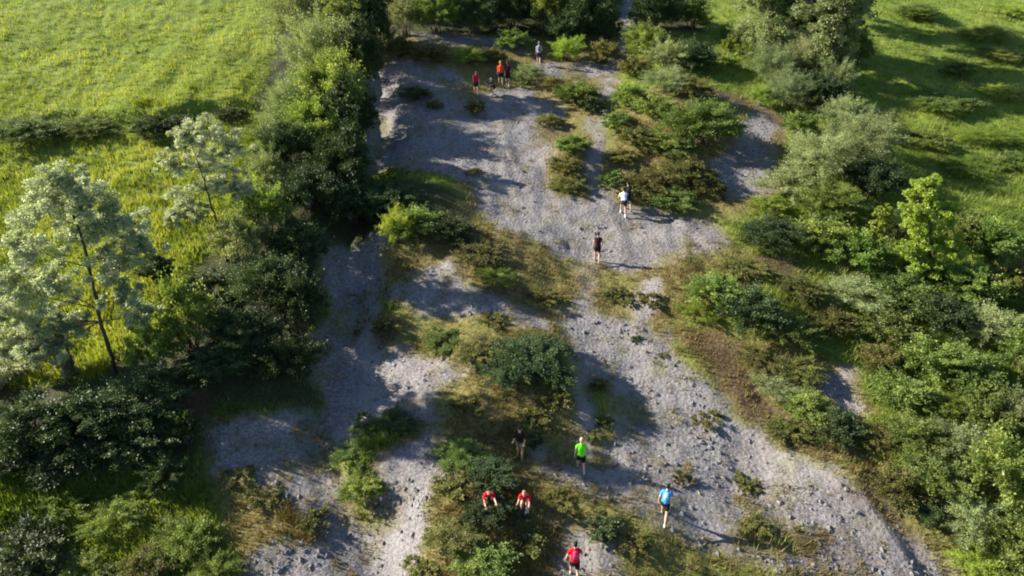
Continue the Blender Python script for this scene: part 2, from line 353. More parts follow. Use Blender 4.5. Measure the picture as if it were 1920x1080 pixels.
# ------------------------------------------------------------------ foliage
def leaves(P, D, size, g, wide=.32, droop=0.0):
    n = len(P); a = D * .8 + g.normal(0, .75, (n, 3)); a[:, 2] -= droop; a /= np.linalg.norm(a, axis=1, keepdims=True) + 1e-9
    b = np.cross(a, g.normal(0, 1, (n, 3))); b /= np.linalg.norm(b, axis=1, keepdims=True) + 1e-9
    s = (size * g.uniform(.6, 1.35, n))[:, None]
    v = np.stack([P, P + a * s * .5 + b * s * wide, P + a * s, P + a * s * .5 - b * s * wide], 1)
    return v.reshape(-1, 3), np.arange(4 * n).reshape(-1, 4)
def tubes(paths, sides=5):
    V, Fc, k = [], [], 0
    for pts, rad in paths:
        pts = np.asarray(pts, float); m = len(pts); tg = np.gradient(pts, axis=0); tg /= np.linalg.norm(tg, axis=1, keepdims=True) + 1e-9
        ref = np.array([.31, .77, .55]); u = np.cross(tg, ref); u /= np.linalg.norm(u, axis=1, keepdims=True) + 1e-9; w = np.cross(tg, u)
        an = np.linspace(0, 2 * np.pi, sides, endpoint=False)
        ring = pts[:, None] + np.asarray(rad)[:, None, None] * (np.cos(an)[None, :, None] * u[:, None] + np.sin(an)[None, :, None] * w[:, None])
        V.append(ring.reshape(-1, 3)); i = np.arange(m * sides).reshape(m, sides) + k; j = np.roll(i, -1, 1)
        Fc.append(np.stack([i[:-1], j[:-1], j[1:], i[1:]], -1).reshape(-1, 4)); k += m * sides
    return np.concatenate(V), np.concatenate(Fc)

def shrub_proto(seed, w, h, ncl, nl, ls, shape):
    """crown of clumps in an uneven dome w wide and h tall, plus the stems that carry it"""
    g = np.random.default_rng(seed); c = []
    ph = g.uniform(0, 6.28, 4)
    while len(c) < ncl:
        d = g.normal(0, 1, 3); d[2] = abs(d[2]) * 1.15 - .35; d /= np.linalg.norm(d); az = math.atan2(d[1], d[0])
        lob = .80 + .13 * math.sin(3 * az + ph[0]) + .11 * math.sin(5 * az + ph[1] + 3 * d[2]) + g.normal(0, .09)
        f = lob * (g.random() ** .22)
        c.append((d[0] * f * w / 2, d[1] * f * w / 2, h * .40 + d[2] * f * h * .56))
    c = np.array(c); c[:, 2] = np.maximum(c[:, 2], .06 * h)
    cr = g.uniform(.045, .11, ncl) * (w + h) / 2
    per = g.multinomial(nl, cr ** 1.7 / np.sum(cr ** 1.7)); idx = np.repeat(np.arange(ncl), per)
    off = g.normal(0, 1, (nl, 3)); off /= np.linalg.norm(off, axis=1, keepdims=True); off *= (g.random((nl, 1)) ** .45); off[:, 2] *= .75
    P = c[idx] + off * cr[idx][:, None] * g.uniform(.8, 1.2, (nl, 1))
    if True:                                                  # long sprays that break the outline
        sp = g.random(nl) < (.35 if shape == 'feather' else .16); o = c[idx] - np.array([0, 0, .35 * h]); o /= np.linalg.norm(o, axis=1, keepdims=True) + 1e-9
        P[sp] = c[idx[sp]] + o[sp] * (g.random((sp.sum(), 1)) * cr[idx[sp]][:, None] * 2.4) + g.normal(0, .02 * w, (sp.sum(), 3))
    P[:, 2] = np.maximum(P[:, 2], .02)
    D = P - np.array([0, 0, .3 * h]); D /= np.linalg.norm(D, axis=1, keepdims=True) + 1e-9; D[:, 2] += .2
    v, f = leaves(P, D, np.full(nl, ls), g, .20 if shape == 'feather' else .34)
    ct = g.uniform(.15, .85, ncl)
    tone = np.repeat(np.clip(ct[idx] + g.normal(0, .16, nl), 0, 1), 4)
    fol = mesh_np('foliage', v, f, {'tone': tone})
    st = []
    for q in g.choice(ncl, min(ncl, 14), False):
        b0 = np.array([g.normal(0, .05 * w), g.normal(0, .05 * w), -.15]); e = c[q]; mid = (b0 + e) / 2 + np.array([0, 0, .1 * h]) + g.normal(0, .04 * w, 3)
        st.append(([b0, mid, e], [.018 * w ** .5 + .012, .014, .006]))
    sv, sf = tubes(st, 4)
    return fol, mesh_np('stems', sv, sf), w, h
PROTO = {}
for shape in ('broad', 'feather'):
    for size, (w, h, ncl, nl, ls) in {'s': (1.1, .8, 38, 3200, .065), 'm': (2.4, 1.9, 115, 14500, .076), 'l': (4.2, 3.4, 240, 38000, .09)}.items():
        PROTO[shape, size] = [shrub_proto(100 + i + (50 if shape == 'feather' else 0) + ord(size), w, h, ncl, nl, ls, shape) for i in range(3)]

def shrub_at(loc, w, h, kind, label, group, seed, name='shrub', shape=None):
    g = random.Random(seed); shape = shape or ('feather' if kind in ('pale', 'silver', 'lime') else 'broad')
    size = 's' if w < 1.6 else ('m' if w < 3.2 else 'l')
    fol, st, pw, phh = PROTO[shape, size][g.randrange(3)]
    root = bpy.data.objects.new(name, None); C.objects.link(root); root.empty_display_size = .3
    root.location = loc; root.rotation_euler = (g.uniform(-.06, .06), g.uniform(-.06, .06), g.uniform(0, 6.28))
    k = g.uniform(.93, 1.08); root.scale = (w / pw * k, w / pw / k, h / phh)
    add('foliage', fol, M[kind], root); add('stems', st, M['twig'], root)
    tag(root, label, 'shrub', group); return root
def shrub(cx, cy, wpx, hpx, kind, label, group, seed, hmul=1.0, shape=None):
    up = .5
    for _ in range(3):
        p, t = hit(cx, cy, up); w = wpx * mpp(t) * 1.06
        d = ray(cx, cy); ph = math.atan2(-d[2], math.hypot(d[0], d[1])); V = hpx * mpp(t)
        q = max(V * V - (w * math.sin(ph)) ** 2, (V * .45) ** 2); h = math.sqrt(q) / math.cos(ph) * hmul
        h = min(max(h, .24 * w), 1.25 * w * hmul); up = h * .45
    return shrub_at(p - Vector((0, 0, .05)), w, h, kind, label, group, seed, shape=shape)

# ------------------------------------------------------------------ trees (trunk, limbs, crown of leaf clumps)
def at_plane(px, py, y):
    d = ray(px, py); t = y / d[1]; return np.array([d[0] * t, y, CAMZ + d[2] * t]), t
def tree(name, trunk_px, r0, blobs, kind, label, seed, nl=1500, ls=.12, wide=.26, flat=.75, group=None, droop=0.0):
    g = np.random.default_rng(seed); p, t = hit(*trunk_px[0]); y = p[1]
    root = bpy.data.objects.new(name, None); C.objects.link(root); root.location = p; o = np.array(p)
    T = np.array([at_plane(a, b, y)[0] for a, b in trunk_px]) - o; T[0, 2] = -.2; T[1:, 1] += np.cumsum(g.normal(0, .07, len(T) - 1))
    s = np.linspace(0, 1, len(T)); q = np.linspace(0, 1, 4 * len(T)); T = np.stack([np.interp(q, s, T[:, i]) for i in range(3)], -1)
    T[1:-1] += g.normal(0, .02, (len(T) - 2, 3))
    rad = r0 * (1 - .75 * q) + .3 * r0 * np.exp(-q * 18)
    P, DD, TN, limbs = [], [], [], []
    for (bx, by, br) in blobs:
        c, tt = at_plane(bx, by, y); R_ = br * tt / F; c = c - o; c[1] += g.uniform(-.8, .8) * R_
        below = T[T[:, 2] < c[2] - .25 * R_]; k0 = below[-1] if len(below) else T[len(T) // 3]
        i0 = max(1, int(len(T) * .3)); cand = T[i0:]; k0 = cand[np.argmin(np.linalg.norm(cand - (c - np.array([0, 0, .7 * R_])), axis=1))]
        mid = (k0 + c) / 2 + np.array([0, 0, -.12 * R_]) + g.normal(0, .08 * R_, 3)
        limbs.append(([k0, mid, c], [.30 * r0, .18 * r0, .07 * r0]))
        nc = int(22 + 10 * R_)
        for _ in range(nc):
            d = g.normal(0, 1, 3); d /= np.linalg.norm(d); e = c + d * R_ * np.array([1, 1, flat]) * g.uniform(.25, 1.3)
            limbs.append(([c, (c + e) / 2 + g.normal(0, .05 * R_, 3), e], [.07 * r0, .045 * r0, .02 * r0]))
            n = int(2.2 * nl / nc); rr = R_ * g.uniform(.14, .34)
            of = g.normal(0, 1, (n, 3)); of /= np.linalg.norm(of, axis=1, keepdims=True); of *= g.random((n, 1)) ** .5; of[:, 2] *= .7
            P.append(e + of * rr); DD.append(of + d * .5); TN.append(np.clip(g.uniform(.3, .7) + g.normal(0, .2, n), 0, 1))
    P, DD, TN = np.concatenate(P), np.concatenate(DD), np.concatenate(TN)
    v, f = leaves(P, DD, np.full(len(P), ls), g, wide, droop)
    lv, lf = tubes([(T, rad)] + limbs, 6); add('trunk', mesh_np('trunk', lv, lf, None, True), M['bark'], root)
    add('crown', mesh_np('crown', v, f, {'tone': np.repeat(TN, 4)}), M[kind], root)
    tag(root, label, 'tree', group); return root

tree('silver_leaved_tree', [(216, 700), (206, 650), (192, 600), (182, 545), (168, 490), (150, 430), (130, 375), (118, 340)], .09,
     [(120, 335, 46), (85, 385, 50), (165, 375, 46), (215, 420, 46), (60, 450, 52), (140, 450, 52), (250, 470, 40), (25, 520, 50), (100, 530, 50), (195, 500, 40),
      (60, 590, 42), (235, 545, 36), (20, 640, 40), (130, 600, 36), (85, 650, 34), (260, 590, 30), (-10, 580, 40)], 'silver', 'tall silver-leaved tree leaning left with a dark forked trunk, largest on the meadow edge', 5, 3000, .095, .24)
tree('silver_leaved_tree', [(142, 705), (130, 675), (115, 640), (95, 610), (70, 590)], .065, [(40, 650, 46), (95, 640, 36), (15, 705, 46), (75, 720, 36), (-40, 690, 46), (120, 690, 20), (30, 760, 36)], 'silver',
     'lower silver-leaved tree with a thin trunk, left of the tall silver tree', 6, 2600, .095, .24)
tree('silver_leaved_tree', [(426, 488), (418, 450), (408, 410), (398, 370), (386, 330), (376, 290)], .08,
     [(345, 255, 32), (395, 245, 32), (430, 280, 32), (335, 300, 28), (385, 300, 34), (345, 365, 28), (430, 335, 30), (365, 400, 22), (330, 400, 20), (455, 350, 22), (395, 345, 28)], 'silver',
     'slender silver-leaved tree with a bare lower trunk standing on yellow grass', 8, 1900, .085, .24)
tree('small_tree', [(300, 565), (296, 540), (290, 505)], .05, [(288, 490, 24), (308, 505, 18), (270, 508, 17), (290, 520, 20)], 'dark', 'small round dark tree between the two silver-leaved trunks', 9, 1100, .10)
tree('leafy_tree', [(1752, 520), (1748, 470), (1742, 420), (1738, 370), (1736, 345)], .1,
     [(1737, 345, 22), (1728, 375, 28), (1752, 395, 28), (1718, 420, 30), (1748, 440, 32), (1705, 465, 28), (1738, 480, 34), (1775, 465, 28), (1702, 500, 26), (1765, 505, 30)], 'lime',
     'bright light-green tree standing tallest above the right-hand scrub', 10, 2400, .09, .34, 1.0)
tree('sapling', [(1640, 500), (1645, 460), (1652, 420), (1656, 395)], .03, [(1656, 398, 12), (1650, 420, 14), (1644, 445, 15), (1640, 470, 16)], 'lime', 'thin light-green sapling left of the bright tree', 12, 900, .08, .34, 1.0)
tree('hedge_tree', [(1545, 120), (1535, 60), (1525, 0), (1515, -60)], .18, [(1520, 40, 44), (1490, 0, 46), (1545, -20, 46), (1500, -60, 50), (1555, 40, 36), (1540, -90, 46), (1575, -40, 40), (1560, -140, 50), (1525, -150, 46), (1590, 10, 40)], 'dark',
     'dark tall tree at the top of the right hedge, cut by the upper edge', 13, 2200, .14, .32)
tree('hedge_tree', [(1455, 110), (1452, 50), (1448, 0), (1446, -50)], .15, [(1440, 50, 40), (1465, 20, 40), (1430, 0, 42), (1470, -40, 46), (1420, -50, 44), (1450, 85, 34)], 'pale',
     'pale tall tree at the top of the right hedge beside the mown strips', 14, 2200, .13, .28)

tree('hedge_tree', [(1565, 165), (1564, 100), (1562, 50), (1558, 0)], .16, [(1560, 70, 36), (1575, 30, 40), (1545, 20, 40), (1565, -20, 44), (1590, 60, 34), (1600, 0, 36), (1555, 115, 32), (1580, 110, 30)], 'pale',
     'pale tall tree added for its shadow on the field side of the right hedge, lowest of the tall ones', 18, 2200, .14, .32)  # added tree, fills the broken shadow bands over the upper right field
tree('hedge_tree', [(648, 150), (646, 100), (642, 50), (640, 0)], .12, [(640, 20, 30), (650, 60, 30), (630, -20, 28), (655, -10, 26)], 'scrub', 'tall tree added for striped shade, rising out of the left hedge above the gully top', 16, 1500, .11, .3)  # added tree, its crown breaks the hedge's shadow into stripes
tree('hedge_tree', [(640, 290), (640, 240), (636, 200), (634, 170)], .11, [(634, 180, 28), (646, 215, 28), (620, 215, 26)], 'dark', 'dark tree added for striped shade, rising out of the left hedge beside the gully', 17, 1500, .11, .3)  # also added, to leave gaps of light in the hedge's shadow
tree('hedge_tree', [(1590, 60), (1588, 0), (1584, -60), (1580, -120)], .18, [(1590, -20, 40), (1575, -70, 46), (1605, -60, 46), (1590, -120, 50), (1560, -110, 46), (1610, -10, 36), (1585, -170, 46)], 'dark',
     'dark tall tree added for its shadow just inside the field, its crown beyond the upper edge', 15, 2200, .14, .32)  # added tree, widens the long shadow across the field
# ------------------------------------------------------------------ shrubs: (centre x, centre y, width, height in photo pixels, leaves, label)
HEDGE = [
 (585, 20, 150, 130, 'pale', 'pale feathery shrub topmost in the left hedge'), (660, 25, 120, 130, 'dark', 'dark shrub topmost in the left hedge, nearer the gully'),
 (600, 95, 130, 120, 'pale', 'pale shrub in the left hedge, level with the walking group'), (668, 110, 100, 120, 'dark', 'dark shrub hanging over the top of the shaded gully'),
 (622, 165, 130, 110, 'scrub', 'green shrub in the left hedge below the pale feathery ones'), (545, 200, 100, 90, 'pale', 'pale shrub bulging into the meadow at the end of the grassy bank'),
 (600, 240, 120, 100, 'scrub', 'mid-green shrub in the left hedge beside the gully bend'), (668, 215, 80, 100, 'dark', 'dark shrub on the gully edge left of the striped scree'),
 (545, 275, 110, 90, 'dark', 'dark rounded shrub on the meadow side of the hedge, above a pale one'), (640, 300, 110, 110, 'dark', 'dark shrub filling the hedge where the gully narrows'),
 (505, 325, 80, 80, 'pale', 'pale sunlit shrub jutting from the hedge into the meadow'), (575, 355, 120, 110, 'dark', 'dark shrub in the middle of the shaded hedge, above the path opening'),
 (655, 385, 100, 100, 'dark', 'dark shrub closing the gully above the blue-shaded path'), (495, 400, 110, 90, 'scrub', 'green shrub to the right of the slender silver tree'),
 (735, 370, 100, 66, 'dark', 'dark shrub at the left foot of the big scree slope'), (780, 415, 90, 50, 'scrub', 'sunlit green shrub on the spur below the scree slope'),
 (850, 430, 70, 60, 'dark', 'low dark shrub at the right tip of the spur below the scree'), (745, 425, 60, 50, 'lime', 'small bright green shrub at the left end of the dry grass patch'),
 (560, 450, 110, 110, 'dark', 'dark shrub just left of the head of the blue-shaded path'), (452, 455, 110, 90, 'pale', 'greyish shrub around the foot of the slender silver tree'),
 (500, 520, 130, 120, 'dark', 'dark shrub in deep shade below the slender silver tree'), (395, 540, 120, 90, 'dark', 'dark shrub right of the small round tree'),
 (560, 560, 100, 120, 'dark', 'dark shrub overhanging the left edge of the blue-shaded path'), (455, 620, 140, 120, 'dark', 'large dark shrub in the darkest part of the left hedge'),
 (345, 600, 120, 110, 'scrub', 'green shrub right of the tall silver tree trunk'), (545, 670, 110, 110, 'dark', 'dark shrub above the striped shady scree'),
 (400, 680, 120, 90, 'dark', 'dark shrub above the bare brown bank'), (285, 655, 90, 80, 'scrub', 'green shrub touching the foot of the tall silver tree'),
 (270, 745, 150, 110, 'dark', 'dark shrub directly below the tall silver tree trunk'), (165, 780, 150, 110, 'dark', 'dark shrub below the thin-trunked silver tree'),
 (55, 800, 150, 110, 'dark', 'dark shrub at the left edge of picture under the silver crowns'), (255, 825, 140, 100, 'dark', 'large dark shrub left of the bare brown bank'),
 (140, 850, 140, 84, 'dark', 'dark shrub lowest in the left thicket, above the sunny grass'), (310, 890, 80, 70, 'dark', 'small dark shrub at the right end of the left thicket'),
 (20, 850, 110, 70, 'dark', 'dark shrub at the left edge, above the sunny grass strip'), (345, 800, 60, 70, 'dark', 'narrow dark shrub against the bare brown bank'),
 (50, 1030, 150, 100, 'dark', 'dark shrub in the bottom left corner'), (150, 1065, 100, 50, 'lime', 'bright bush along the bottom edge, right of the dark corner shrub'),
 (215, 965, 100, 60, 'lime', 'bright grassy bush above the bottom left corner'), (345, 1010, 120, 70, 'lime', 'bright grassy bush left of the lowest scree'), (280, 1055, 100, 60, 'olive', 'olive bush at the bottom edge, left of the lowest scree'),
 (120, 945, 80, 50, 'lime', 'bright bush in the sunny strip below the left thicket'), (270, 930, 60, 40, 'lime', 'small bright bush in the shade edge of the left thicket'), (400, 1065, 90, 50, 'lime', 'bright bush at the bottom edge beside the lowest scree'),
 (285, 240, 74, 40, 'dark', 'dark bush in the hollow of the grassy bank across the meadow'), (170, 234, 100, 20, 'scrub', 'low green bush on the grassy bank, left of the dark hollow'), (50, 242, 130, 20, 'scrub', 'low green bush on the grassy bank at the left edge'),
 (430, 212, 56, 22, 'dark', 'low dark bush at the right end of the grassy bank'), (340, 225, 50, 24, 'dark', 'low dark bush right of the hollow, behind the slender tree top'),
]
TOPROW = [
 (760, 30, 70, 80, 'pale', 'pale upright shrub at the top edge, left end of the top thicket'), (820, 20, 80, 90, 'scrub', 'green shrub at the top edge above the grey ledge'), (890, 20, 90, 90, 'dark', 'dark shrub at the top edge above the walking group'),
 (960, 15, 80, 80, 'dark', 'dark shrub at the top edge left of the grey walker'), (1030, 10, 90, 90, 'scrub', 'green shrub at the top edge above the grey walker'), (1100, 15, 90, 100, 'dark', 'dark shrub at the top edge left of the narrow trail'),
 (710, 55, 60, 80, 'dark', 'dark shrub in the corner above the shaded gully'), (1060, 50, 80, 60, 'dark', 'dark shrub right of the grey walker in the top thicket'), (1230, 20, 90, 90, 'dark', 'dark shrub at the top edge right of the narrow trail'),
 (1140, 45, 50, 60, 'dark', 'small dark shrub squeezed against the left side of the narrow trail'), (1300, 25, 70, 60, 'scrub', 'green shrub at the top edge left of the mown strips'), (730, -20, 90, 90, 'dark', 'dark shrub cut by the top edge above the gully corner'),
 (870, -35, 110, 90, 'dark', 'dark shrub mostly beyond the top edge, behind the top thicket'), (1010, -40, 110, 90, 'dark', 'dark shrub mostly beyond the top edge, above the green one'), (1120, -45, 100, 90, 'dark', 'dark shrub mostly beyond the top edge by the trail'),
 (750, 88, 60, 40, 'olive', 'sunny olive bush at the left end of the grey ledge'), (805, 100, 70, 34, 'olive', 'low olive bush under the grey ledge'), (880, 104, 60, 34, 'lime', 'bright bush just above the red-shirted walker'), (925, 104, 50, 28, 'olive', 'low brownish bush above the orange-shirted walker'),
 (965, 75, 60, 40, 'scrub', 'green bush between the grey ledge and the grey walker'), (1065, 92, 60, 46, 'lime', 'bright bush right of the grey walker'), (1135, 98, 60, 44, 'olive', 'rounded olive bush left of the narrow trail'), (990, 140, 56, 40, 'pale', 'greyish thistly bush between the dark walker and the flat gravel'),
 (780, 175, 60, 30, 'olive', 'low bush alone on the upper left scree'), (815, 195, 34, 18, 'olive', 'tiny bush on the upper scree right of the low bush'), (890, 200, 40, 30, 'olive', 'low bush below the red-shirted walker'),
]
ISLAND = [
 (1045, 160, 60, 42, 'olive', 'left bush of the rounded island below the flat gravel'), (1085, 175, 80, 56, 'scrub', 'main green bush of the rounded island below the flat gravel'), (1110, 195, 44, 40, 'dark', 'dark right end of the rounded island, a bush by the trail'),
 (1030, 225, 50, 30, 'olive', 'low olive bush between rounded and long islands'), (1075, 270, 70, 46, 'scrub', 'upper bush of the long island left of the trail'), (1060, 310, 60, 50, 'olive', 'middle bush of the long island left of the trail'), (1070, 345, 70, 40, 'olive', 'lowest yellowish bush of the long island left of the trail'),
 (1210, 75, 80, 70, 'scrub', 'tall green bush right of the narrow trail near the top'), (1250, 105, 80, 70, 'pale', 'pale bush at the top of the large island'), (1190, 125, 60, 50, 'olive', 'olive bush on the large island beside the gravel junction'),
 (1300, 105, 90, 70, 'dark', 'dark bush shading the mown strips'), (1250, 150, 90, 60, 'pale', 'pale spiky bush near the centre top of the large island'), (1180, 180, 70, 56, 'scrub', 'green bush on the left flank of the large island'),
 (1230, 200, 80, 60, 'scrub', 'green bush in the middle of the large island'), (1300, 165, 70, 50, 'olive', 'olive bush behind the largest dark bush of the island'), (1320, 230, 130, 100, 'scrub', 'largest dark green bush beside the crescent scree'),
 (1160, 225, 60, 40, 'scrub', 'low bush by the trail bend on the large island'), (1200, 255, 80, 50, 'olive', 'olive bush low on the left of the large island'), (1260, 270, 90, 56, 'scrub', 'green bush below the middle of the large island'),
 (1165, 290, 60, 34, 'olive', 'yellowish bush by the trail, left end of the island'), (1290, 320, 100, 60, 'olive', 'olive bush above the lower tip of the crescent scree'), (1220, 335, 90, 50, 'olive', 'yellowish bush right of the pair of walkers'), (1150, 335, 46, 44, 'scrub', 'small green bush just above the pair of walkers'),
 (1260, 370, 100, 34, 'scrub', 'low bush catching the shadow of the pair of walkers'), (1330, 350, 60, 40, 'olive', 'low bush at the lower end of the crescent scree'), (1180, 365, 50, 36, 'olive', 'low bush directly behind the pair of walkers'),
]
RIGHT = [
 (1366, 58, 34, 34, 'lime', 'upper bright clump of the left clipped green row'),(1368, 84, 34, 34, 'lime', 'middle bright clump of the left clipped green row'),(1370, 110, 34, 34, 'lime', 'lowest bright clump of the left clipped green row'),(1402, 62, 34, 34, 'lime', 'upper bright clump of the right clipped green row'),(1404, 90, 34, 34, 'lime', 'lower bright clump of the right clipped green row'),
 (1400, 60, 60, 70, 'pale', 'pale bush between the mown strips and the pale tall tree'), (1450, 120, 90, 90, 'pale', 'pale bush below the pale tall tree'), (1510, 110, 90, 90, 'pale', 'pale bush with bare twigs below the dark tall tree'), (1480, 170, 90, 80, 'pale', 'pale bush above the right end of the crescent scree'),
 (1570, 150, 70, 90, 'pale', 'pale bush hiding the foot of the tall tree on the field side'), (1610, 90, 60, 100, 'scrub', 'green bush at the foot of the tree just inside the field'),
 (1540, 170, 80, 80, 'dark', 'dark bush edging the shaded field'), (1585, 210, 90, 70, 'pale', 'feathery bush bordering the field, below the dark one'), (1430, 180, 50, 50, 'lime', 'bright bush above the orange edge of the crescent scree'), (1500, 230, 60, 50, 'scrub', 'green bush right of the orange edge of the crescent scree'),
 (1620, 255, 120, 110, 'pale', 'large feathery pale shrub at the top of the right scrub'), (1540, 290, 120, 100, 'pale', 'large pale shrub right of the crescent scree'), (1480, 340, 100, 70, 'pale', 'pale shrub below the crescent scree'), (1640, 330, 110, 90, 'dark', 'dark shrub left of the bright tree top'),
 (1560, 370, 120, 80, 'scrub', 'green shrub in the middle of the upper right scrub'), (1440, 385, 80, 50, 'lime', 'bright low bush at the edge of the gravel, lower right of the crescent'), (1450, 440, 120, 80, 'dark', 'dark shrub casting shade over brown earth'), (1540, 440, 110, 90, 'scrub', 'green shrub right of the dark one by brown earth'),
 (1610, 470, 110, 90, 'scrub', 'green shrub at the foot of the thin sapling'), (1690, 420, 60, 70, 'dark', 'dark shrub in the gap left of the bright tree'), (1700, 545, 110, 80, 'scrub', 'green shrub in front of the bright tree'), (1800, 430, 90, 90, 'scrub', 'green shrub close to the right of the bright tree'), (1860, 450, 110, 90, 'scrub', 'green shrub below the shaded hollow at the right edge'),
 (1910, 520, 100, 100, 'olive', 'olive shrub at the right edge, level with the bright tree foot'), (1830, 530, 110, 90, 'scrub', 'green shrub two widths right of the bright tree foot'), (1600, 550, 120, 80, 'pale', 'pale shrub below the sapling'), (1500, 540, 90, 60, 'olive', 'olive bush right of the brown earth patch'),
 (1770, 590, 110, 90, 'dark', 'dark shrub in the middle of the right scrub'), (1860, 610, 110, 90, 'pale', 'pale shrub near the right edge, below the olive one'), (1660, 610, 110, 80, 'scrub', 'green shrub above the stony channel'), (1560, 600, 90, 60, 'olive', 'olive bush up-slope of the stony channel'), (1925, 660, 90, 100, 'scrub', 'green shrub cut by the right edge at mid height'),
 (1740, 670, 120, 90, 'scrub', 'green shrub right of the stony channel'), (1820, 690, 120, 90, 'scrub', 'broad green shrub above the lime bush'), (1650, 670, 80, 60, 'olive', 'olive bush at the top of the stony channel'), (1690, 730, 110, 80, 'scrub', 'green shrub hanging over the stony channel'), (1770, 755, 80, 56, 'lime', 'brilliant lime-green bush in the lower right scrub'),
 (1860, 770, 110, 100, 'scrub', 'green shrub right of the lime bush'), (1920, 780, 90, 110, 'pale', 'pale shrub cut by the right edge, lower half'), (1720, 810, 110, 80, 'scrub', 'green shrub below the lime bush, left side'), (1800, 830, 110, 90, 'pale', 'pale shrub below the lime bush'), (1660, 820, 80, 60, 'olive', 'olive bush beside the lower stony channel'),
 (1880, 880, 140, 150, 'scrub', 'tallest smooth green shrub in the lower right corner'), (1760, 890, 120, 90, 'scrub', 'green shrub above the yellow bush'), (1690, 910, 110, 90, 'olive', 'yellowish bush at the edge of the brown earth, lower right'), (1740, 950, 90, 50, 'dark', 'dark low bush under the yellow one'), (1830, 970, 110, 90, 'pale', 'pale shrub left of the tallest corner shrub'),
 (1900, 1010, 120, 110, 'scrub', 'green shrub in the bottom right corner'), (1830, 1050, 100, 70, 'lime', 'yellow-green bush at the bottom edge, right of the scree foot'), (1780, 985, 80, 50, 'olive', 'yellow-brown bush beside the foot of the scree'), (1930, 1090, 120, 90, 'scrub', 'green shrub mostly below the bottom right corner'),
 (1340, 540, 110, 70, 'scrub', 'sunlit green bush on the rise right of the dry strip'), (1410, 580, 120, 90, 'dark', 'dark green bush on the rise above the red-brown earth'), (1310, 580, 80, 50, 'lime', 'bright grassy bush left on the rise above the red-brown earth'), (1480, 620, 100, 70, 'scrub', 'green bush right of the red-brown earth'), (1390, 500, 90, 40, 'olive', 'low olive bush on the rise below the gravel'),
 (1500, 690, 90, 60, 'olive', 'olive bush above the main scree run, left of the channel'), (1450, 720, 90, 60, 'pale', 'pale bush on the bank above the main scree run'), (1510, 755, 100, 70, 'scrub', 'green bush with a lime top on the bank above the scree'), (1570, 800, 100, 80, 'dark', 'dark bush shading the channel beside the main scree run'), (1480, 800, 90, 40, 'olive', 'low brownish bush edging the main scree run'), (1430, 670, 80, 50, 'olive', 'yellowish bush on the bank below the red-brown earth'),
 (1800, 130, 60, 36, 'scrub', 'low bush in the field at the end of the long tree shadow'), (1770, 190, 110, 40, 'scrub', 'green hummock bush in the field right of the feathery shrub'), (1880, 170, 80, 30, 'lime', 'low bright hummock bush in the field by the right edge'), (1850, 250, 100, 34, 'lime', 'bright low bush in the field, middle right'), (1740, 260, 90, 40, 'scrub', 'low green bush in the field above the bright tree'),
 (1900, 300, 90, 34, 'scrub', 'low green bush at the right edge of the field'), (1810, 310, 100, 34, 'lime', 'bright low bush in the field just above the shaded hollow'), (1850, 60, 90, 30, 'lime', 'bright low bush in the field near the top right'), (1900, 20, 70, 30, 'lime', 'bright low bush in the top right corner'), (1880, 100, 80, 26, 'scrub', 'low green bush on the lit side of the long tree shadow'), (1720, 20, 80, 34, 'scrub', 'low bush in the field beside the dark tall tree'),
]
